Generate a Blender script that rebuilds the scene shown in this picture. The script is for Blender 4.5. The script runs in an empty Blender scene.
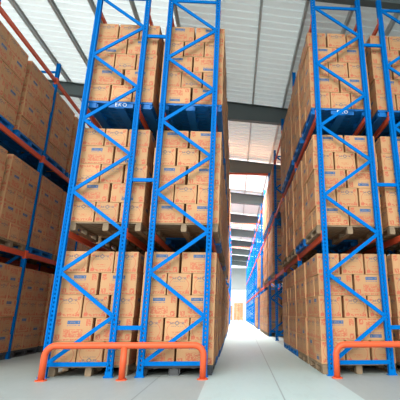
import bpy, bmesh, math, random
from mathutils import Vector, Matrix
from mathutils.bvhtree import BVHTree
R_ = random.Random(7)
sc = bpy.context.scene
C = sc.collection
PI = math.pi

# ------------------------------------------------------------------ dimensions
BAY = 3.0858
CAM = Vector((3.2421, -7.4839, 1.0544))
LV_BEAM = (2.53, 5.215, 7.75)          # beam centre heights
PAL_Z = (0.0, 2.597, 5.282)            # pallet undersides
PAL_H = 0.168
BOX_H = 0.405
ROW_X = {'rear': (-5.01, -3.91), 'far': (-3.38, -2.28), 'A': (0.0, 1.10), 'B': (1.628, 2.728), 'C': (4.99, 6.09), 'D': (6.618, 7.718)}
STACK_X = {'rear': -4.46, 'far': -2.935, 'A': 0.69, 'B': 2.20, 'C': 5.555, 'D': 7.07}
TOP = 8.37
LAMPW = 1500
def roof_z(x): return 9.77 - 0.10 * (x - 3.0)   # underside of the purlins

# ------------------------------------------------------------------ materials
def mat(name, col, rough=0.5, metal=0.0, var=0.0, vscale=4.0, bump=0.0, bscale=40.0, spec=0.5):
    m = bpy.data.materials.new(name); m.use_nodes = True
    nt = m.node_tree; b = nt.nodes['Principled BSDF']
    b.inputs['Roughness'].default_value = rough; b.inputs['Specular IOR Level'].default_value = spec; b.inputs['Metallic'].default_value = metal
    b.inputs['Base Color'].default_value = (*col, 1)
    tc = nt.nodes.new('ShaderNodeTexCoord')
    if var:
        n = nt.nodes.new('ShaderNodeTexNoise'); n.inputs['Scale'].default_value = vscale; n.inputs['Detail'].default_value = 5
        nt.links.new(tc.outputs['Object'], n.inputs['Vector'])
        mx = nt.nodes.new('ShaderNodeMix'); mx.data_type = 'RGBA'
        mx.inputs['A'].default_value = (*[c * (1 - var) for c in col], 1)
        mx.inputs['B'].default_value = (*[min(1, c * (1 + var)) for c in col], 1)
        nt.links.new(n.outputs['Fac'], mx.inputs['Factor']); nt.links.new(mx.outputs['Result'], b.inputs['Base Color'])
    if bump:
        n2 = nt.nodes.new('ShaderNodeTexNoise'); n2.inputs['Scale'].default_value = bscale
        nt.links.new(tc.outputs['Object'], n2.inputs['Vector'])
        bp = nt.nodes.new('ShaderNodeBump'); bp.inputs['Strength'].default_value = bump; bp.inputs['Distance'].default_value = 0.01
        nt.links.new(n2.outputs['Fac'], bp.inputs['Height']); nt.links.new(bp.outputs['Normal'], b.inputs['Normal'])
    return m

BLUE = mat('rack_blue', (0.0006, 0.135, 0.46), 0.40, 0.0, 0.12, 3, spec=0.02)
ORANGE = mat('beam_orange', (0.60, 0.085, 0.035), 0.42, 0.0, 0.12, 3, spec=0.2)
GUARD = mat('guard_orange', (0.63, 0.098, 0.034), 0.38, 0.0, 0.10, 5, spec=0.2)
WOOD = mat('pallet_wood', (0.235, 0.165, 0.10), 0.8, 0.0, 0.35, 6, 0.3, 60)
BLUEP = mat('pallet_blue', (0.003, 0.13, 0.42), 0.42, 0.0, 0.15, 5, spec=0.2)
BLACKP = mat('pallet_black', (0.045, 0.048, 0.052), 0.5, 0.0, 0.2, 5)
WHITE = mat('white_print', (0.80, 0.82, 0.85), 0.6, 0.0, 0.05)
STEEL = mat('beam_grey', (0.10, 0.125, 0.125), 0.5, 0.0, 0.12, 1.5)
PURL = mat('purlin_grey', (0.50, 0.54, 0.54), 0.45, 0.1, 0.12, 1.5)
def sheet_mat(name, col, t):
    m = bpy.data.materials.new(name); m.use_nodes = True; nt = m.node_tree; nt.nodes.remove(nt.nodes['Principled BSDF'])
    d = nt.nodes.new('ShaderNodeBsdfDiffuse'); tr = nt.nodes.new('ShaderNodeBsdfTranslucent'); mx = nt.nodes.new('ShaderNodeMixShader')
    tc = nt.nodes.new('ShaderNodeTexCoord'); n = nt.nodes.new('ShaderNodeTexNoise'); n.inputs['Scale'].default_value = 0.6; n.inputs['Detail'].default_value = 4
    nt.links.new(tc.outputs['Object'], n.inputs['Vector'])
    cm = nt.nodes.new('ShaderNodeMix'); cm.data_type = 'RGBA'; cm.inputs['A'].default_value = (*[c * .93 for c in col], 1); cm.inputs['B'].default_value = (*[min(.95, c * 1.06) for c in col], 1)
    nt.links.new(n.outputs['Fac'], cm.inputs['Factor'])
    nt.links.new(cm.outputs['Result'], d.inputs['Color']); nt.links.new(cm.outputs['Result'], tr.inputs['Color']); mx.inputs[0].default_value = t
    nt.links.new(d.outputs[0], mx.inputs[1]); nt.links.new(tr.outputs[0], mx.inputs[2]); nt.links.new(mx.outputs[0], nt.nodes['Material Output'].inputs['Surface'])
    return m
ROOFS = [sheet_mat('roof_sheet', (0.82, 0.87, 0.86), t) for t in (0.235, 0.09, 0.045, 0.11)]  # one sheet, translucency set per zone to build in bright left, dim right
WALL = mat('wall_sheet', (0.62, 0.64, 0.65), 0.6, 0.0, 0.06, 0.5)

class NG:
    def __init__(s, name):
        s.m = bpy.data.materials.new(name); s.m.use_nodes = True; s.nt = s.m.node_tree; s.b = s.nt.nodes['Principled BSDF']
    def put(s, sock, v):
        if isinstance(v, (int, float)): sock.default_value = v
        elif isinstance(v, tuple): sock.default_value = v if len(v) == len(sock.default_value) else (*v, 1)
        else: s.nt.links.new(v, sock)
    def m_(s, op, a, b=0.0, c=0.0):
        n = s.nt.nodes.new('ShaderNodeMath'); n.operation = op
        s.put(n.inputs[0], a); s.put(n.inputs[1], b); s.put(n.inputs[2], c); return n.outputs[0]
    def mul(s, *a):
        r = a[0]
        for x in a[1:]: r = s.m_('MULTIPLY', r, x)
        return r
    def mx(s, a, b): return s.m_('MAXIMUM', a, b)
    def lt(s, a, b): return s.m_('LESS_THAN', a, b)
    def gt(s, a, b): return s.m_('GREATER_THAN', a, b)
    def absd(s, a, c): return s.m_('ABSOLUTE', s.m_('SUBTRACT', a, c))
    def rect(s, u, v, u0, u1, v0, v1):
        return s.mul(s.lt(s.absd(u, (u0 + u1) / 2), (u1 - u0) / 2), s.lt(s.absd(v, (v0 + v1) / 2), (v1 - v0) / 2))
    def noise(s, u, v, su, sv, detail=2.0, z=0.0):
        cb = s.nt.nodes.new('ShaderNodeCombineXYZ'); s.put(cb.inputs[0], s.m_('MULTIPLY', u, su)); s.put(cb.inputs[1], s.m_('MULTIPLY', v, sv)); s.put(cb.inputs[2], z)
        n = s.nt.nodes.new('ShaderNodeTexNoise'); n.inputs['Scale'].default_value = 1.0; n.inputs['Detail'].default_value = detail
        s.nt.links.new(cb.outputs[0], n.inputs['Vector']); return n.outputs['Fac']
    def mix(s, f, a, b):
        n = s.nt.nodes.new('ShaderNodeMix'); n.data_type = 'RGBA'
        s.put(n.inputs['Factor'], f); s.put(n.inputs['A'], a); s.put(n.inputs['B'], b); return n.outputs['Result']

KRAFT = (0.49, 0.272, 0.130)
def carton_mat(name, kind):
    g = NG(name)
    uvn = g.nt.nodes.new('ShaderNodeUVMap'); uvn.uv_map = 'UVMap'
    sep = g.nt.nodes.new('ShaderNodeSeparateXYZ'); g.nt.links.new(uvn.outputs[0], sep.inputs[0])
    u, v = sep.outputs[0], sep.outputs[1]
    oi = g.nt.nodes.new('ShaderNodeObjectInfo'); ge = g.nt.nodes.new('ShaderNodeNewGeometry')
    rnd = g.m_('FRACT', g.m_('ADD', oi.outputs['Random'], ge.outputs['Random Per Island']))
    base = g.mix(rnd, tuple(c * 0.86 for c in KRAFT), tuple(min(1, c * 1.12) for c in KRAFT))
    fib = g.noise(u, v, 3.0, 40.0, 4.0)
    base = g.mix(g.m_('MULTIPLY', fib, 0.22), base, tuple(c * 0.62 for c in KRAFT))
    blue, red = (0.02, 0.105, 0.25), (0.47, 0.065, 0.04)
    if kind == 'wide':
        t = g.noise(u, v, 60.0, 9.0, 1.0)
        body = g.rect(u, v, 0.33, 0.67, 0.735, 0.885)
        letters = g.mul(g.rect(u, v, 0.36, 0.64, 0.775, 0.845), g.gt(t, 0.53))
        line2 = g.mul(g.rect(u, v, 0.33, 0.67, 0.655, 0.695), g.gt(g.noise(u, v, 55.0, 12.0, 1.0, 3.0), 0.5))
        bm = g.mul(g.mx(body, line2), g.m_('SUBTRACT', 1.0, g.m_('MULTIPLY', letters, 0.55)))
        sq = g.mul(g.lt(g.absd(g.noise(u, v, 19.0, 12.0, 3.5, 7.3), 0.5), 0.08), 0.85)
        script = g.mul(g.rect(u, v, 0.25, 0.76, 0.20, 0.52), sq)
        script = g.mx(script, g.mul(g.rect(u, v, 0.30, 0.70, 0.17, 0.21), g.gt(g.noise(u, v, 40.0, 9.0, 1.0, 9.0), 0.45)))
        edge = g.mx(g.mx(g.lt(u, 0.17), g.gt(u, 0.83)), g.lt(v, 0.10))
        orn = g.mul(edge, g.mx(g.lt(v, 0.30), g.gt(v, 0.66)), g.gt(g.noise(u, v, 22.0, 14.0, 3.0, 2.0), 0.475),
                    g.rect(u, v, 0.035, 0.965, 0.04, 0.95))
        arc = g.mul(g.rect(u, v, 0.05, 0.95, 0.05, 0.95), g.lt(g.absd(g.m_('ADD', g.mul(g.absd(u, 0.5), 1.0), g.mul(g.absd(v, 0.5), 1.0)), 0.80), 0.02))
        rm = g.mx(g.mx(script, orn), arc)
    elif kind == 'narrow':
        d = g.m_('ADD', g.mul(g.absd(u, 0.5), 1 / 0.13), g.mul(g.absd(v, 0.77), 1 / 0.12))
        dia = g.mul(g.lt(d, 1.0), g.gt(d, 0.45))
        bars = g.mul(g.mx(g.rect(u, v, 0.20, 0.36, 0.72, 0.82), g.rect(u, v, 0.64, 0.80, 0.72, 0.82)), g.gt(g.noise(u, v, 26.0, 14.0, 1.0, 1.0), 0.47))
        l2 = g.mul(g.rect(u, v, 0.25, 0.75, 0.62, 0.65), g.gt(g.noise(u, v, 50.0, 9.0, 1.0, 4.0), 0.5))
        bm = g.m_('MULTIPLY', g.mx(g.mx(dia, bars), l2), 0.70)
        fr = g.rect(u, v, 0.06, 0.94, 0.06, 0.94)
        corner = g.mul(g.gt(g.absd(u, 0.5), 0.30), g.gt(g.absd(v, 0.5), 0.27), g.gt(g.noise(u, v, 15.0, 14.0, 3.0, 6.0), 0.455))
        foot = g.mul(g.lt(v, 0.17), g.gt(g.noise(u, v, 18.0, 16.0, 3.0, 2.0), 0.50))
        arch = g.mul(g.gt(v, 0.16), g.lt(g.absd(g.m_('ADD', g.mul(g.absd(u, 0.5), g.absd(u, 0.5), 4.0), g.mul(g.absd(v, 0.45), g.absd(v, 0.45), 4.5)), 0.66), 0.035))
        txt = g.mul(g.mx(g.rect(u, v, 0.30, 0.70, 0.36, 0.40), g.rect(u, v, 0.33, 0.67, 0.28, 0.31)), g.gt(g.noise(u, v, 42.0, 9.0, 1.0, 8.0), 0.5))
        rm = g.mul(fr, g.mx(g.mx(corner, foot), g.mx(arch, txt)))
    if kind == 'narrow': blue = (0.055, 0.105, 0.15)
    if kind in ('wide', 'narrow'):
        wear = g.noise(u, v, 9.0, 9.0, 4.0, 12.0)
        rm = g.mul(rm, g.m_('ADD', g.m_('MULTIPLY', wear, 0.9), 0.26))
        col = g.mix(g.m_('MINIMUM', rm, 0.92), base, red)
        col = g.mix(g.m_('MULTIPLY', bm, 0.95), col, blue)
    else:
        tape = g.lt(g.absd(v, 0.5), 0.07)
        col = g.mix(g.m_('MULTIPLY', tape, 0.5), base, (0.50, 0.36, 0.20))
        g.b.inputs['Roughness'].default_value = 0.6
    g.nt.links.new(col, g.b.inputs['Base Color'])
    g.b.inputs['Roughness'].default_value = 0.62; g.b.inputs['Specular IOR Level'].default_value = 0.25
    return g.m
CM = [carton_mat('carton_top', 'top'), carton_mat('carton_side', 'wide'), carton_mat('carton_end', 'narrow')]

def floor_mat():
    g = NG('concrete_floor')
    tc = g.nt.nodes.new('ShaderNodeTexCoord'); sep = g.nt.nodes.new('ShaderNodeSeparateXYZ')
    g.nt.links.new(tc.outputs['Object'], sep.inputs[0]); x, y = sep.outputs[0], sep.outputs[1]
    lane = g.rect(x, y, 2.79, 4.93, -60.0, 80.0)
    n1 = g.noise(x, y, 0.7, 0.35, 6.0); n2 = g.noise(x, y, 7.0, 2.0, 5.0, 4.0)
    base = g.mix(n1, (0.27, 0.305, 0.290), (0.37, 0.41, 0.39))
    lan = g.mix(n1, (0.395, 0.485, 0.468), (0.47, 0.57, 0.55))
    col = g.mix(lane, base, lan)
    col = g.mix(g.m_('MULTIPLY', g.gt(n2, 0.60), 0.09), col, (0.50, 0.54, 0.52))
    col = g.mix(g.m_('MULTIPLY', g.lt(n2, 0.40), 0.09), col, (0.22, 0.22, 0.21))
    jx = g.m_('ADD', 3.95, g.m_('MULTIPLY', y, 0.022))
    joint = g.mul(g.lt(g.absd(x, jx), 0.010), 1.0)
    joint = g.mx(joint, g.lt(g.absd(x, 1.95), 0.010))
    yw = g.m_('ABSOLUTE', g.m_('SUBTRACT', g.m_('MODULO', g.m_('ADD', y, 60.7), 6.0), 3.0))
    joint = g.mx(joint, g.mul(g.lt(yw, 0.008), g.m_('SUBTRACT', 1.0, lane)))
    col = g.mix(g.m_('MULTIPLY', joint, 0.55), col, (0.12, 0.13, 0.13))
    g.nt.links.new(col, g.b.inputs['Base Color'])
    g.b.inputs['Roughness'].default_value = 0.42
    g.nt.links.new(g.m_('ADD', 0.36, g.m_('MULTIPLY', n2, 0.25)), g.b.inputs['Roughness'])
    return g.m
FLOOR = floor_mat()

# ------------------------------------------------------------------ mesh helpers
def box(bm, x0, x1, y0, y1, z0, z1):
    vs = [bm.verts.new(p) for p in ((x0,y0,z0),(x1,y0,z0),(x1,y1,z0),(x0,y1,z0),(x0,y0,z1),(x1,y0,z1),(x1,y1,z1),(x0,y1,z1))]
    for f in ((3,2,1,0),(4,5,6,7),(0,1,5,4),(1,2,6,5),(2,3,7,6),(3,0,4,7)): bm.faces.new([vs[i] for i in f])
    return vs
def mesh(name, bm, m, bevel=0.0, smooth=False):
    if bevel:
        bmesh.ops.bevel(bm, geom=bm.edges[:], offset=bevel, segments=1, affect='EDGES', profile=0.5)
    bmesh.ops.recalc_face_normals(bm, faces=bm.faces[:])
    me = bpy.data.meshes.new(name); bm.to_mesh(me); bm.free()
    for mm in (m if isinstance(m, list) else [m]): me.materials.append(mm)
    if smooth:
        for p in me.polygons: p.use_smooth = True
    return me
def obj(name, me, parent=None, loc=(0,0,0), mtx=None):
    o = bpy.data.objects.new(name, me); C.objects.link(o)
    if parent: o.parent = parent
    if mtx is not None: o.matrix_basis = mtx
    else: o.location = loc
    return o
def tag(o, label=None, cat=None, group=None, kind=None):
    if label: o['label'] = label
    if cat: o['category'] = cat
    if group: o['group'] = group
    if kind: o['kind'] = kind
    return o
def struct(name, me, loc=(0,0,0)):
    return tag(obj(name, me, None, loc), kind='structure')
def prism(bm, prof, axis, a0, a1):
    """prof: closed list of 2D points, extruded along axis ('x' or 'y')"""
    def P(p, a): return (a, p[0], p[1]) if axis == 'x' else ((p[0], a, p[1]) if axis == 'y' else (p[0], p[1], a))
    r0 = [bm.verts.new(P(p, a0)) for p in prof]; r1 = [bm.verts.new(P(p, a1)) for p in prof]
    n = len(prof)
    for i in range(n): bm.faces.new((r0[i], r0[(i+1) % n], r1[(i+1) % n], r1[i]))
    bm.faces.new(r0[::-1]); bm.faces.new(r1)
def tube(bm, pts, r, seg=16):
    pts = [Vector(p) for p in pts]; rings = []
    n0 = None
    for i, p in enumerate(pts):
        t = (pts[min(i+1, len(pts)-1)] - pts[max(i-1, 0)]).normalized()
        if n0 is None: n0 = Vector((0, 1, 0)) if abs(t.y) < .9 else Vector((1, 0, 0))
        n0 = (n0 - t * n0.dot(t)).normalized(); b = t.cross(n0)
        rings.append([bm.verts.new(p + r * (math.cos(2*PI*k/seg) * n0 + math.sin(2*PI*k/seg) * b)) for k in range(seg)])
    for a, b in zip(rings, rings[1:]):
        for k in range(seg): bm.faces.new((a[k], a[(k+1) % seg], b[(k+1) % seg], b[k]))
    bm.faces.new(rings[0][::-1]); bm.faces.new(rings[-1])

# ------------------------------------------------------------------ setting
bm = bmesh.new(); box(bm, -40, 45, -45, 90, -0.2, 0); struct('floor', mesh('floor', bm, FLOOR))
# corrugated roof sheet: ribs run across the hall, sheet slopes with the rafters
bm = bmesh.new(); prev = None; y = -4.6
XL, XR = -14.0, 20.0
prof = []
while y < 68.0:
    for dy, dz in ((0.0, 0.0), (0.20, 0.0), (0.225, 0.04), (0.275, 0.04)): prof.append((y + dy, dz))
    y += 0.30
SKY = [(14.3, 20.3), (27.4, 33.5), (40.6, 46.6), (53.8, 59.8)]   # bays with translucent roof sheets
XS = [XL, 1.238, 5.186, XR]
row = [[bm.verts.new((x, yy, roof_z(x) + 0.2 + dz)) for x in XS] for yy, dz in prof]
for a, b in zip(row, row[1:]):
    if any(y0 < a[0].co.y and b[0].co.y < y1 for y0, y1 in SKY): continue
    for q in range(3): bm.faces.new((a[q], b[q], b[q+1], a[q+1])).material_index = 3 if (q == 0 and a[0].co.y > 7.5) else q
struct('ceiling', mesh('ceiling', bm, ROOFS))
GLOW = sheet_mat('skylight_sheet', (0.90, 0.90, 0.87), 0.60)
for q, (y0, y1) in enumerate(SKY):
    bm = bmesh.new(); pr = [(yy, dz) for yy, dz in prof if y0 - .25 <= yy <= y1 + .25]
    vv = [(bm.verts.new((XL, yy, roof_z(XL) + .197 + dz)), bm.verts.new((XR, yy, roof_z(XR) + .197 + dz))) for yy, dz in pr]
    for a, b in zip(vv, vv[1:]): bm.faces.new((a[0], b[0], b[1], a[1]))
    struct('window_%d' % (q + 1), mesh('skylight', bm, GLOW))
# purlins along the hall (Z-sections)
nt_ = 0
for k in range(-12, 12):
    x = 3.87 + 1.316 * k; z = roof_z(x)
    if not (-13 < x < 19): continue
    nt_ += 1
    bm = bmesh.new()
    prism(bm, [(x-.04, z+.002), (x+.035, z+.002), (x+.035, z+.012), (x-.03, z+.012), (x-.03, z+.185), (x+.045, z+.185), (x+.045, z+.195), (x-.04, z+.197)], 'y', -4.5, 67.5)
    struct('trim_%d' % nt_, mesh('purlin', bm, PURL))
# rafters across the hall, deeper towards the low side
for k in range(-1, 10):
    y0 = 7.47 + 6.57 * k - (0.45 if k < 0 else 0)
    if y0 > 66: continue
    nt_ += 1
    bm = bmesh.new()
    def bot(x): return roof_z(x) - (0.56 + 0.036 * (x + 4) if x < 3 else 0.81 - 0.03 * (x - 3))
    xs = [-13.9, -4, 0, 3, 5, 8, 13, 19.9]
    for (dy0, dy1, fa, fb) in ((-.11, .11, lambda x: bot(x), lambda x: bot(x) + .018), (-.11, .11, lambda x: roof_z(x) - .018, lambda x: roof_z(x)), (-.006, .006, lambda x: bot(x) + .018, lambda x: roof_z(x) - .018)):
        prev = None
        for x in xs:
            q = [bm.verts.new((x, y0 + dy0, fa(x))), bm.verts.new((x, y0 + dy1, fa(x))), bm.verts.new((x, y0 + dy1, fb(x))), bm.verts.new((x, y0 + dy0, fb(x)))]
            if prev:
                for i in range(4): bm.faces.new((prev[i], prev[(i+1) % 4], q[(i+1) % 4], q[i]))
            else: bm.faces.new(q[::-1])
            prev = q
        bm.faces.new(prev)
    struct('trim_%d' % nt_, mesh('rafter', bm, STEEL))
# walls: sides and far end with a tall open loading door
bm = bmesh.new(); box(bm, -14.2, -14.0, -4, 68, 0, 11.6); struct('wall_left', mesh('wall_left', bm, WALL))
bm = bmesh.new(); box(bm, 20.0, 20.2, -4, 68, 0, 9.0); struct('wall_right', mesh('wall_right', bm, WALL))
bm = bmesh.new(); DX0, DX1, DZ = 0.5, 8.0, 5.2
bm2 = bmesh.new(); box(bm2, 8.4, 20.2, -4.5, -4.3, 0, 9.0); struct('wall_light_block', mesh('wall_light_block', bm2, WALL))  # added wall out of view, blocks right-front sky to darken the left rack
box(bm, -14, DX0, 66.4, 66.6, 0, 11.0); box(bm, DX1, 20, 66.4, 66.6, 0, 8.6); box(bm, DX0, DX1, 66.4, 66.6, DZ, 9.2)
struct('wall_back', mesh('wall_back', bm, WALL))

# ------------------------------------------------------------------ racks
PW, PD = 0.105, 0.085
def post_mesh(holes):
    """open channel post: web faces +X (aisle) with punched slots, flanges face +-Y"""
    bm = bmesh.new(); hx, hy = PW/2, PD/2
    zs = [0.0]; z = 0.10
    if holes:
        while z < TOP - 0.08: zs += [z, z + 0.036]; z += 0.075
    zs.append(TOP)
    ys = [-hy, -0.030, -0.014, 0.014, 0.030, hy]
    grid = [[bm.verts.new((hx, y, z)) for y in ys] for z in zs]
    for i in range(len(zs) - 1):
        for j in range(len(ys) - 1):
            if holes and i % 2 == 1 and j in (1, 3): continue
            bm.faces.new((grid[i][j], grid[i][j+1], grid[i+1][j+1], grid[i+1][j]))
    # flanges with a recessed, punched middle band, then inner lips
    for sd in (-1, 1):
        col = [(hx, sd*hy), (hx-.022, sd*hy), (hx-.030, sd*(hy-.014)), (hx-.040, sd*(hy-.014)), (-hx+.040, sd*(hy-.014)), (-hx+.030, sd*(hy-.014)), (-hx+.022, sd*hy), (-hx, sd*hy), (-hx, sd*(hy-.02))]
        gr = [[bm.verts.new((x, y, z)) for x, y in col] for z in zs]
        for a in range(len(zs) - 1):
            for b in range(len(col) - 1):
                if holes and a % 2 == 1 and b == 3: continue
                bm.faces.new((gr[a][b], gr[a][b+1], gr[a+1][b+1], gr[a+1][b]))
    bmesh.ops.solidify(bm, geom=bm.faces[:], thickness=-0.004) if False else None
    bmesh.ops.remove_doubles(bm, verts=bm.verts[:], dist=1e-5)
    me = mesh('post', bm, BLUE); return me
ME_POST = post_mesh(True)
bm = bmesh.new(); box(bm, -.08, .08, -.07, .07, 0.0, 0.008); box(bm, -.06, .06, -.052, -.045, 0.008, .10)
for sx in (-1, 1):
    for k in range(1): bmesh.ops.create_cone(bm, cap_ends=True, segments=6, radius1=.012, radius2=.012, depth=.02, matrix=Matrix.Translation((sx*.068, -.058, .018)))
ME_FOOT = mesh('foot_plate', bm, BLUE)
# diagonal brace C-section of unit frame; built per length
def brace_mesh(dx, dz):
    L = math.hypot(dx, dz); bm = bmesh.new()
    w, d, t = 0.034, 0.030, 0.004
    prism(bm, [(-w, -d/2), (w, -d/2), (w, d/2), (w-t, d/2), (w-t, -d/2+t), (-w+t, -d/2+t), (-w+t, d/2), (-w, d/2)], 'z', -L/2, L/2)
    for s in (-1, 1):
        bmesh.ops.create_cone(bm, cap_ends=True, segments=8, radius1=.014, radius2=.014, depth=.012, matrix=Matrix.Translation((0, -d/2-.005, s*(L/2-.04))) @ Matrix.Rotation(PI/2, 4, 'X'))
    bmesh.ops.rotate(bm, verts=bm.verts[:], cent=(0,0,0), matrix=Matrix.Rotation(math.atan2(dx, dz), 3, 'Y'))
    return mesh('brace', bm, BLUE)
NODE0, NSTEP = 0.217, 0.7843
ME_DIA_R = brace_mesh(1.10 - .05, NSTEP)
ME_DIA_L = brace_mesh(-1.10 + .05, NSTEP)
ME_HOR = brace_mesh(1.10 - .03, 0.0)
bm = bmesh.new(); g_ = 0.528 - PW
box(bm, -g_/2, g_/2, -.02, .02, -.036, .036)
for s in (-1, 1): box(bm, s*g_/2-.006, s*g_/2+.006, -.035, .035, -.05, .05)
ME_SPC = mesh('row_spacer', bm, BLUE)
# beam: stepped box section along Y, length one bay
BL = BAY - PD - 0.012
bm = bmesh.new(); prism(bm, [(-.025, -.06), (.025, -.06), (.025, .035), (.0, .035), (.0, .06), (-.025, .06)], 'y', -BL/2, BL/2); ME_BEAM_L = mesh('beam', bm, ORANGE)
bm = bmesh.new(); prism(bm, [(.025, -.06), (-.025, -.06), (-.025, .035), (.0, .035), (.0, .06), (.025, .06)], 'y', -BL/2, BL/2); ME_BEAM_R = mesh('beam', bm, ORANGE)
def conn_mesh(sx):
    bm = bmesh.new(); box(bm, -.03, .034*1, -.005, .002, -.11, .11); box(bm, .05, .058, -.002, .055, -.10, .10); box(bm, -.03, .056, -.005, 0.0, -.10, .10)
    if sx < 0: bmesh.ops.scale(bm, vec=(-1, 1, 1), verts=bm.verts[:])
    return mesh('beam_connector', bm, ORANGE)
ME_CONN = {1: conn_mesh(1), -1: conn_mesh(-1)}

def bake(name, items, mats, parent=None):
    """several (mesh, matrix) joined into one mesh object"""
    bm = bmesh.new()
    for me, mt in items:
        t = bmesh.new(); t.from_mesh(me); t.transform(mt); tmp = bpy.data.meshes.new('t'); t.to_mesh(tmp); t.free()
        bm.from_mesh(tmp); bpy.data.meshes.remove(tmp)
    me = bpy.data.meshes.new(name); bm.to_mesh(me); bm.free()
    for m in mats: me.materials.append(m)
    return obj(name, me, parent)

class Rack:
    def __init__(s, base): s.base = Vector(base); s.p = {}
    def add(s, name, me, mt, subs=()): s.p.setdefault(name, []).append((me, mt, subs))
    def build(s, label, group=None):
        root = bpy.data.objects.new('pallet_rack', None); C.objects.link(root); root.location = s.base
        tag(root, label, 'rack', group)
        T = Matrix.Translation(-s.base)
        for name, lst in s.p.items():
            lst.sort(key=lambda q: (q[1].translation - CAM).length)
            for me, mt, subs in lst[:100]:
                o = obj(name, me, root, mtx=T @ mt)
                for sn, sme, smt in subs: obj(sn, sme, o, mtx=smt)
            rest = lst[100:]
            if rest:
                items = [(me, T @ mt) for me, mt, _ in rest] + [(sme, T @ mt @ smt) for _, mt, subs in rest for sn, sme, smt in subs]
                o = bake(name, items, [rest[0][0].materials[0]], root); o['kind'] = 'stuff'
        return root
TR = Matrix.Translation
def rack_row(rk, key, frames, outer):
    """outer: dict post index -> web direction (+1 / -1)"""
    x0, x1 = ROW_X[key]
    for k in range(frames):
        y = k * BAY
        for i, x in enumerate((x0, x1)):
            s = 1 if i else -1
            rk.add('post', ME_POST, TR((x, y, 0)) @ (Matrix.Identity(4) if s > 0 else Matrix.Rotation(PI, 4, 'Z')), (('foot_plate', ME_FOOT, Matrix.Identity(4) if s > 0 else Matrix.Rotation(PI, 4, 'Z')),))
        xm = (x0 + x1) / 2
        for j in range(10):
            zc = NODE0 + NSTEP * (j + .5)
            rk.add('diagonal_brace', ME_DIA_R if j % 2 == 0 else ME_DIA_L, TR((xm, y - .026, zc)))
        for z in (NODE0 - .0, NODE0 + 10 * NSTEP): rk.add('horizontal_brace', ME_HOR, TR((xm, y - .030, z)))
        if k < frames - 1:
            for z in LV_BEAM:
                for i, x in enumerate((x0, x1)):
                    s = 1 if i else -1
                    c = ME_CONN[s]
                    subs = (('beam_connector', c, TR((0, -BL/2 - .002, 0)) @ Matrix.Rotation(PI, 4, 'X')), ('beam_connector', c, TR((0, BL/2 + .002, 0))))
                    rk.add('beam', ME_BEAM_R if i else ME_BEAM_L, TR((x, y + BAY/2, z)), subs)
NF_L, NF_R, NF_0 = 14, 18, 9
rk = Rack(((ROW_X['A'][0] + ROW_X['B'][1]) / 2, 0, 0))
rack_row(rk, 'A', NF_L, 0); rack_row(rk, 'B', NF_L, 0)
for k in range(NF_L):
    for z in (0.81, 3.61, 7.06): rk.add('row_spacer', ME_SPC, TR(((ROW_X['A'][1] + ROW_X['B'][0]) / 2, k * BAY, z)))
rk.build('tall blue double pallet rack with orange beams left of the bright aisle')
rk = Rack(((ROW_X['C'][0] + ROW_X['D'][1]) / 2, 0, 0))
rack_row(rk, 'C', NF_R, 0); rack_row(rk, 'D', NF_R, 0)
for k in range(NF_R):
    for z in (0.81, 3.61, 7.06): rk.add('row_spacer', ME_SPC, TR(((ROW_X['C'][1] + ROW_X['D'][0]) / 2, k * BAY, z)))
rk.build('tall blue double pallet rack with orange beams right of the bright aisle')
rk = Rack(((ROW_X['rear'][0] + ROW_X['far'][1]) / 2, 0, 0))
rack_row(rk, 'far', NF_0, 0); rack_row(rk, 'rear', NF_0, 0)
for k in range(NF_0):
    for z in (0.81, 3.61, 7.06): rk.add('row_spacer', ME_SPC, TR(((ROW_X['rear'][1] + ROW_X['far'][0]) / 2, k * BAY, z)))
rk.build('blue double pallet rack with orange beams in shade at the left edge')

# orange ties across the aisle at the post tops
for q, k in enumerate((4, 8, 12)):
    bm = bmesh.new(); xa, xb = ROW_X['B'][1] + PW/2 + .010, ROW_X['C'][0] - PW/2 - .010
    prism(bm, [(-.035, -.05), (.035, -.05), (.035, .05), (-.035, .05)], 'z', xa, xb)
    bmesh.ops.transform(bm, matrix=Matrix(((0,0,1,0),(1,0,0,0),(0,1,0,0),(0,0,0,1))), verts=bm.verts[:])
    for x in (xa, xb): box(bm, x - .004, x + .004, -.05, .05, -.09, .09)
    tag(obj('cross_tie', mesh('cross_tie', bm, ORANGE), None, (0, k * BAY, 8.29)),
        'orange tie bar spanning the aisle between rack tops, %s one' % ('nearest', 'middle', 'farthest')[q], 'tie bar', 'tie bars over the aisle')

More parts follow.
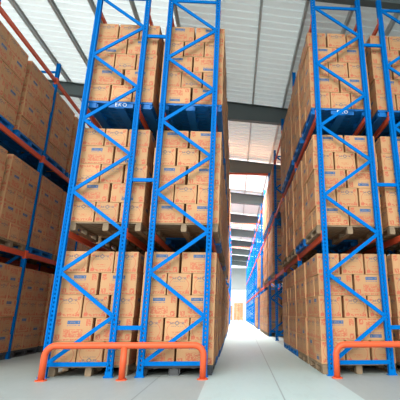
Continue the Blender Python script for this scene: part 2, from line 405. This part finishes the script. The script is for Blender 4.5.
# ------------------------------------------------------------------ pallets
SX, SY = 1.40, 1.35
def pallet_parts(kind):
    hx, hy, H = SX/2 - .02, SY/2 - .01, PAL_H - .004
    out = []
    bm = bmesh.new()
    if kind == 'wood':
        n = 8; w = 0.115
        for i in range(n):
            y = -hy + w/2 + i * (2*hy - w) / (n - 1); box(bm, -hx, hx, y - w/2, y + w/2, H - .022, H)
        for x in (-hx + .05, 0, hx - .05): box(bm, x - .05, x + .05, -hy, hy, H - .044, H - .0225)
        out.append(('deck', mesh('deck', bm, WOOD), (0,0,0)))
        bm = bmesh.new(); box(bm, -.055, .055, -.07, .07, 0, H - .044 - .0225); me = mesh('block', bm, WOOD)
        for x in (-hx + .057, 0, hx - .057):
            for y in (-hy + .072, 0, hy - .072): out.append(('block', me, (x, y, .022)))
        bm = bmesh.new(); box(bm, -.05, .05, -hy, hy, 0, .0215); me = mesh('runner', bm, WOOD)
        for x in (-hx + .057, 0, hx - .057): out.append(('runner', me, (x, 0, 0)))
    else:
        M = BLUEP if kind == 'blue' else BLACKP
        n = 9; w = 0.125
        for i in range(n):
            y = -hy + w/2 + i * (2*hy - w) / (n - 1); box(bm, -hx, hx, y - w/2, y + w/2, H - .04, H)
        for x in (-hx + .03, -hx/2, 0, hx/2, hx - .03): box(bm, x - .03, x + .03, -hy+.002, hy-.002, H - .05, H - .008)
        out.append(('deck', mesh('deck', bm, M), (0,0,0)))
        bm = bmesh.new(); box(bm, -.10, .10, -.08, .08, 0, H - .0505 - .0305); bmesh.ops.bevel(bm, geom=[e for e in bm.edges if abs(e.verts[0].co.z - e.verts[1].co.z) > .02], offset=.03, segments=3, affect='EDGES')
        me = mesh('block', bm, M)
        for x in (-hx + .101, 0, hx - .101):
            for y in (-hy + .082, 0, hy - .082): out.append(('block', me, (x, y, .0302)))
        bm = bmesh.new(); box(bm, -.09, .09, -hy, hy, 0, .03); me = mesh('runner', bm, M)
        for x in (-hx + .1, 0, hx - .1): out.append(('runner', me, (x, 0, 0)))
    return out
PAL = {k: pallet_parts(k) for k in ('wood', 'blue', 'black')}

RACKNAME = {'rear': 'rear of shaded left rack', 'far': 'shaded rack at left edge', 'A': "left half of left double rack", 'B': "right half of left double rack", 'C': 'left half of right double rack', 'D': 'right half of right double rack'}
ORD = ['front', 'second', 'third', 'fourth', 'fifth', 'sixth', 'seventh', 'eighth', 'ninth', 'tenth', 'eleventh', 'twelfth', 'thirteenth', 'fourteenth', 'fifteenth', 'sixteenth']
LEV = ['floor-level', 'middle-level', 'upper-level']
LAY = ['bottom', 'second', 'third', 'fourth', 'top']

# which stacks stand where: row -> level -> bays filled
FILL = {
 'rear': {0: range(0, 5), 1: range(0, 5), 2: range(0, 5)},
 'far': {0: range(0, 7), 1: range(0, 7), 2: range(0, 7)},
 'A': {0: range(0, 3), 1: range(0, 3), 2: range(0, 3)},
 'B': {0: [0,1,2,3,4,5], 1: [0,1,2,3,5], 2: [0,1,2,4]},
 'C': {0: [0,1,4,5,7], 1: [0,1,3,4,6], 2: [0,1,3,4]},
 'D': {0: [0,1,2,3,4], 1: [0,1,2], 2: [0,1]},
}
# front stacks: does the bottom layer show three ends (1) or two long sides (0)
FRONT3 = {('A',0):1, ('A',1):1, ('A',2):1, ('B',0):0, ('B',1):0, ('B',2):0, ('C',0):1, ('C',1):0, ('C',2):1, ('D',0):0, ('D',1):0, ('D',2):1}
def pallet_kind(row, lev, i):
    if row in ('far', 'rear'): return ('black', 'blue' if i % 3 == 2 else 'wood', 'blue')[lev]
    if lev == 2: return 'blue'
    if lev == 1: return 'blue' if (row in 'BC' and i % 3 == 1) else 'wood'
    if row == 'B': return 'black' if i == 0 else 'blue'
    if row == 'C': return 'blue' if i in (2, 3) else 'wood'
    return 'wood'
KN = {'wood': 'pale wooden', 'blue': 'blue plastic', 'black': 'black plastic'}
stacks = []
for row, lv in FILL.items():
    for lev, bays in lv.items():
        for b in bays:
            for h in (0, 1):
                y0 = b * BAY + (0.135 if h == 0 else 1.66)
                stacks.append((row, lev, 2*b + h, STACK_X[row] + R_.uniform(-.012, .012) , y0 + SY/2 + R_.uniform(-.01, .01)))
# ordinal of each stack among those present at its level
rank = {}
for s in stacks: rank.setdefault((s[0], s[1]), []).append(s[2])
def ordname(row, lev, i): return ORD[min(sorted(rank[(row, lev)]).index(i), 15)]

BOXL, BOXW = 0.664, 0.440
boxes = []   # (key, centre, rotz, dims-in-world, label)
for (row, lev, i, cx, cy) in stacks:
    pk = pallet_kind(row, lev, i); z0 = PAL_Z[lev]
    root = bpy.data.objects.new('pallet', None); C.objects.link(root); root.location = (cx, cy, z0)
    tag(root, '%s pallet under the %s %s stack, %s' % (KN[pk], ordname(row, lev, i), LEV[lev], RACKNAME[row]), 'pallet', 'pallets under the carton stacks')
    for n, me, loc in PAL[pk]: obj(n, me, root, loc)
    if lev == 2 and i == 0 and row in ('A', 'C'):
        cu = bpy.data.curves.new('lettering', 'FONT'); cu.body = 'EKO'; cu.size = 0.115; cu.extrude = 0.002; cu.align_x = 'CENTER'; cu.align_y = 'CENTER'; cu.space_character = 1.25
        to = bpy.data.objects.new('tmp', cu); C.objects.link(to)
        dg = bpy.context.evaluated_depsgraph_get(); me = bpy.data.meshes.new_from_object(to.evaluated_get(dg)); bpy.data.objects.remove(to)
        me.materials.clear(); me.materials.append(WHITE)
        o = obj('lettering', me, root, mtx=TR((0.02, -SY/2 + .005, .078)) @ Matrix.Rotation(PI/2, 4, 'X'))
        bm = bmesh.new(); box(bm, -.26, .26, -.006, 0.02, -.062, .03); mp = mesh('name_plate', bm, BLUEP)
        obj('name_plate', mp, root, (0.02, -SY/2 + .014, .078)); o['label'] = 'white lettering on blue pallet edge'
    first3 = FRONT3.get((row, lev), R_.randint(0, 1)) if i == 0 else R_.randint(0, 1)
    for ly in range(5):
        three = (ly + first3) % 2 == 1
        nx, ny = (3, 2) if three else (2, 3)
        px, py = 1.42 / nx, SY / ny
        for ix in range(nx):
            for iy in range(ny):
                x = cx + (ix - (nx-1)/2) * px + R_.uniform(-.010, .010); yy = cy + (iy - (ny-1)/2) * py + R_.uniform(-.002, .002)
                z = z0 + PAL_H + BOX_H * (ly + .5)
                xn = (['left', 'right'] if nx == 2 else ['left', 'centre', 'right'])[ix]
                yn = (['near', 'far'] if ny == 2 else ['near', 'mid', 'far'])[iy]
                lab = '%s %s carton, %s layer, %s %s stack, %s' % (yn, xn, LAY[ly], ordname(row, lev, i), LEV[lev], RACKNAME[row])
                rz = (PI/2 if three else 0) + (PI if R_.random() < .5 else 0)
                flip = R_.random() < .16
                boxes.append([(row, lev, i, ly, ix, iy), Vector((x, yy, z)), rz, flip, (BOXW, BOXL) if three else (BOXL, BOXW), lab])

# ------------------------------------------------------------------ camera
cam = bpy.data.cameras.new('camera'); co = bpy.data.objects.new('camera', cam); C.objects.link(co)
yaw, pitch, roll = 0.0619, 0.3041, 0.0
fwd = Vector((math.sin(yaw) * math.cos(pitch), math.cos(yaw) * math.cos(pitch), math.sin(pitch)))
right = Vector((math.cos(yaw), -math.sin(yaw), 0)); up = right.cross(fwd)
mtx = Matrix((right, up, -fwd)).transposed().to_4x4(); mtx.translation = CAM
co.matrix_world = mtx
F, PX, PY = 387.73, 259.62, 191.79
cam.sensor_width = 36; cam.sensor_fit = 'HORIZONTAL'; cam.lens = F / 400 * 36
cam.shift_x = (200 - PX) / 400; cam.shift_y = (PY - 200) / 400
cam.clip_end = 300
sc.camera = co

# ------------------------------------------------------------------ cartons: the 300 that show largest are objects, the rest is one pile
vs, fs, owner = [], [], []
for bi, (key, c, rz, fl, (dx, dy), lab) in enumerate(boxes):
    n = len(vs); hx, hy, hz = dx/2, dy/2, BOX_H/2 - .002
    vs += [c + Vector(p) for p in ((-hx,-hy,-hz),(hx,-hy,-hz),(hx,hy,-hz),(-hx,hy,-hz),(-hx,-hy,hz),(hx,-hy,hz),(hx,hy,hz),(-hx,hy,hz))]
    for f in ((0,1,5,4),(1,2,6,5),(2,3,7,6),(3,0,4,7),(4,5,6,7),(3,2,1,0)): fs.append(tuple(n + j for j in f)); owner.append(bi)
tree = BVHTree.FromPolygons(vs, fs)
cnt = {}
for py in range(0, 400, 2):
    for px in range(0, 400, 2):
        d = (right * ((px + .5 - PX) / F) - up * ((py + .5 - PY) / F) + fwd).normalized()
        hit = tree.ray_cast(CAM, d, 100)
        if hit[2] is not None: cnt[owner[hit[2]]] = cnt.get(owner[hit[2]], 0) + 1
order = sorted(cnt, key=lambda q: -cnt[q])
chosen = set(order[:300])
def carton_mesh(bev):
    bm = bmesh.new(); h = BOX_H - .003
    box(bm, -BOXL/2, BOXL/2, -BOXW/2, BOXW/2, -h/2, h/2)
    if bev: bmesh.ops.bevel(bm, geom=bm.edges[:], offset=.006, segments=2, affect='EDGES')
    bmesh.ops.recalc_face_normals(bm, faces=bm.faces[:])
    uv = bm.loops.layers.uv.new('UVMap')
    for f in bm.faces:
        n = f.normal; a = max(range(3), key=lambda q: abs(n[q])); f.material_index = (2, 1, 0)[a]
        for l in f.loops:
            p = l.vert.co; sx, sy, sz = p.x / BOXL + .5, p.y / BOXW + .5, p.z / h + .5
            if a == 0: l[uv].uv = (sy if n.x > 0 else 1 - sy, sz)
            elif a == 1: l[uv].uv = (sx if n.y < 0 else 1 - sx, sz)
            else: l[uv].uv = (sx, sy)
    me = bpy.data.meshes.new('carton'); bm.to_mesh(me); bm.free()
    for m in CM: me.materials.append(m)
    return me
ME_BOX, ME_BOX0 = carton_mesh(True), carton_mesh(False)
rest = []
for bi, (key, c, rz, fl, dims, lab) in enumerate(boxes):
    mt = TR(c) @ Matrix.Rotation(rz + R_.uniform(-.003, .003), 4, 'Z') @ (Matrix.Rotation(PI, 4, 'X') if fl else Matrix.Identity(4))
    if bi in chosen:
        o = obj('carton', ME_BOX, mtx=mt)
        tag(o, 'brown ' + lab, 'carton', 'cartons stacked on the rack pallets')
    else: rest.append((ME_BOX0, mt))
src = [(v.co.copy()) for v in ME_BOX0.vertices]
polys = [(tuple(p.vertices), p.material_index, [ME_BOX0.uv_layers[0].data[l].uv.copy() for l in p.loop_indices]) for p in ME_BOX0.polygons]
V, Fc, MI, UV = [], [], [], []
for me, mt in rest:
    n = len(V); V += [mt @ c for c in src]
    for pv, mi, uvs in polys: Fc.append([n + q for q in pv]); MI.append(mi); UV += uvs
me = bpy.data.meshes.new('carton_pile'); me.from_pydata(V, [], Fc)
ul = me.uv_layers.new(name='UVMap')
for k, uv in enumerate(UV): ul.data[k].uv = uv
me.polygons.foreach_set('material_index', MI)
for m in CM: me.materials.append(m)
tag(obj('carton_pile', me), 'remaining brown cartons stacked deep inside and far along the racks', 'carton', kind='stuff')
print('cartons', len(boxes), 'visible', len(cnt), 'chosen', len(chosen), 'min', cnt[order[min(299, len(order)-1)]])

# pallet loads closing the far end of the aisle
for k, (x, hgt) in enumerate(((2.25, 4), (3.85, 5))):
    root = bpy.data.objects.new('pallet', None); C.objects.link(root); root.location = (x, 55.0, 0)
    tag(root, 'wooden pallet on the floor at the far end of the aisle, %s one' % ('left', 'right')[k], 'pallet', 'pallets at the aisle end')
    for n, m_, loc in PAL['wood']: obj(n, m_, root, loc)
    bm = bmesh.new()
    items = []
    for ly in range(hgt + 1):
        for ix in range(3):
            for iy in range(2):
                items.append((ME_BOX0, TR((x + (ix - 1) * .47, 55.0 + (iy - .5) * .68, PAL_H + BOX_H * (ly + .5))) @ Matrix.Rotation(PI/2, 4, 'Z')))
    for me_, mt in items:
        ix = 0
    for q, (me_, mt) in enumerate(items):
        if q % 2: continue
        ly, cx_ = q // 6, (q % 6) // 2
        o = obj('carton', ME_BOX0, mtx=mt)
        tag(o, 'pale carton, %s of three in layer %s, %s load at the far aisle end' % (('left', 'centre', 'right')[cx_], ('one', 'two', 'three', 'four', 'five', 'six')[ly], ('left', 'right')[k]), 'carton', 'cartons at the aisle end')
    bk = [it for q, it in enumerate(items) if q % 2]
    for q, (me_, mt) in enumerate(bk):
        o = obj('carton', ME_BOX0, mtx=mt)
        ly, cx_ = q // 3, q % 3
        tag(o, 'pale carton, rear %s in layer %s, %s load at the far aisle end' % (('left', 'centre', 'right')[cx_], ('one', 'two', 'three', 'four', 'five', 'six')[ly], ('left', 'right')[k]), 'carton', 'cartons at the aisle end')

# ------------------------------------------------------------------ guard rails
def guard(x0, x1, mids, label):
    root = bpy.data.objects.new('guard_rail', None); C.objects.link(root); root.location = ((x0+x1)/2, -.30, 0)
    tag(root, label, 'guard rail', 'orange floor guard rails')
    r, zt, rb = .054, .535, .17; xm = (x0+x1)/2
    pts = [(x0 - xm, 0, .012), (x0 - xm, 0, zt - rb)]
    for k in range(1, 9):
        a = PI/2 * k / 8; pts.append((x0 - xm + rb - rb*math.cos(a), 0, zt - rb + rb*math.sin(a)))
    for k in range(0, 9):
        a = PI/2 * (1 - k / 8); pts.append((x1 - xm - rb + rb*math.cos(a), 0, zt - rb + rb*math.sin(a)))
    pts.append((x1 - xm, 0, .012))
    bm = bmesh.new(); tube(bm, pts, r, 20); obj('rail', mesh('rail', bm, GUARD, smooth=True), root)
    bm = bmesh.new(); tube(bm, [(0, 0, .012), (0, 0, zt - .02)], r * .98, 20); ml = mesh('leg', bm, GUARD, smooth=True)
    for m in mids: obj('leg', ml, root, (m - xm, 0, 0))
    bm = bmesh.new(); bmesh.ops.create_cone(bm, cap_ends=True, segments=24, radius1=.095, radius2=.09, depth=.012, matrix=TR((0,0,.006)))
    for a in range(4): bmesh.ops.create_cone(bm, cap_ends=True, segments=6, radius1=.012, radius2=.012, depth=.02, matrix=TR((.075*math.cos(a*PI/2+.78), .075*math.sin(a*PI/2+.78), .016)))
    fm = mesh('foot_plate', bm, GUARD)
    for x in [x0, x1] + list(mids): obj('foot_plate', fm, root, (x - xm, 0, 0))
guard(0.10, 2.73, [1.395], 'bent orange steel guard rail on three legs before the left rack')
guard(5.02, 7.65, [6.335], 'bent orange steel guard rail before the right rack, cut by frame')

# ------------------------------------------------------------------ light
w = bpy.data.worlds.new('sky'); sc.world = w; w.use_nodes = True
wn = w.node_tree; bg = wn.nodes['Background']; bg.inputs['Color'].default_value = (0.92, 0.98, 1.0, 1)
tc = wn.nodes.new('ShaderNodeTexCoord'); sp = wn.nodes.new('ShaderNodeSeparateXYZ'); mr = wn.nodes.new('ShaderNodeMapRange')   # overcast sky: zenith brighter than horizon
wn.links.new(tc.outputs['Generated'], sp.inputs[0]); wn.links.new(sp.outputs[2], mr.inputs[0])
mr.inputs[1].default_value = 0.0; mr.inputs[2].default_value = 1.0; mr.inputs[3].default_value = 1.15; mr.inputs[4].default_value = 3.4
wn.links.new(mr.outputs[0], bg.inputs['Strength'])
sun = bpy.data.lights.new('sun', 'SUN'); sun.energy = 1.75; sun.angle = math.radians(28); sun.color = (1.0, .95, .86)
so = bpy.data.objects.new('sun', sun); C.objects.link(so); so.rotation_euler = Vector((0.30, 1.0, -0.42)).to_track_quat('-Z', 'Y').to_euler()
def area(name, loc, rot, sx, sy, e, col=(1,1,1)):
    l = bpy.data.lights.new(name, 'AREA'); l.shape = 'RECTANGLE'; l.size = sx; l.size_y = sy; l.energy = e; l.color = col
    o = bpy.data.objects.new(name, l); C.objects.link(o); o.location = loc; o.rotation_euler = rot; return o
# added lamps, hidden behind the rafters, to brighten the far aisle
LAMPM = bpy.data.materials.new('added_lamp_diffuser'); LAMPM.use_nodes = True
lb = LAMPM.node_tree.nodes['Principled BSDF']; lb.inputs['Emission Color'].default_value = (1, .98, .94, 1); lb.inputs['Emission Strength'].default_value = 6
bm = bmesh.new()
bmesh.ops.create_cone(bm, cap_ends=False, segments=20, radius1=.20, radius2=.07, depth=.16, matrix=TR((0, 0, .08)))
bmesh.ops.create_cone(bm, cap_ends=True, segments=16, radius1=.07, radius2=.06, depth=.10, matrix=TR((0, 0, .21))); me_h = mesh('housing', bm, STEEL)
bm = bmesh.new(); bmesh.ops.create_cone(bm, cap_ends=True, segments=20, radius1=.185, radius2=.185, depth=.01, matrix=TR((0, 0, .012))); me_d = mesh('diffuser', bm, LAMPM)
bm = bmesh.new(); box(bm, -.02, .02, -.55, 0.02, .26, .29); me_b = mesh('bracket', bm, STEEL)
for k in range(1, 8):
    yl = 7.47 + 6.57 * k + .56
    root = bpy.data.objects.new('added_aisle_lamp', None); C.objects.link(root); root.location = (3.55, yl, 9.36)
    tag(root, 'added round lamp over the aisle hidden behind roof rafter, %s from the front' % ORD[k-1].replace('front', 'first'), 'lamp', 'added lamps over the aisle')
    obj('housing', me_h, root); obj('diffuser', me_d, root); obj('bracket', me_b, root)
    l = area('added_lamp_light', (3.55, yl, 9.34), (0, 0, 0), .36, .36, LAMPW, (1.0, .98, .95)); l.parent = root; l.location = (0, 0, -.01)
sc.view_settings.view_transform = 'Standard'; sc.view_settings.look = 'None'; sc.view_settings.gamma = 1.0; sc.view_settings.use_curve_mapping = False
sc.view_settings.exposure = 0.36
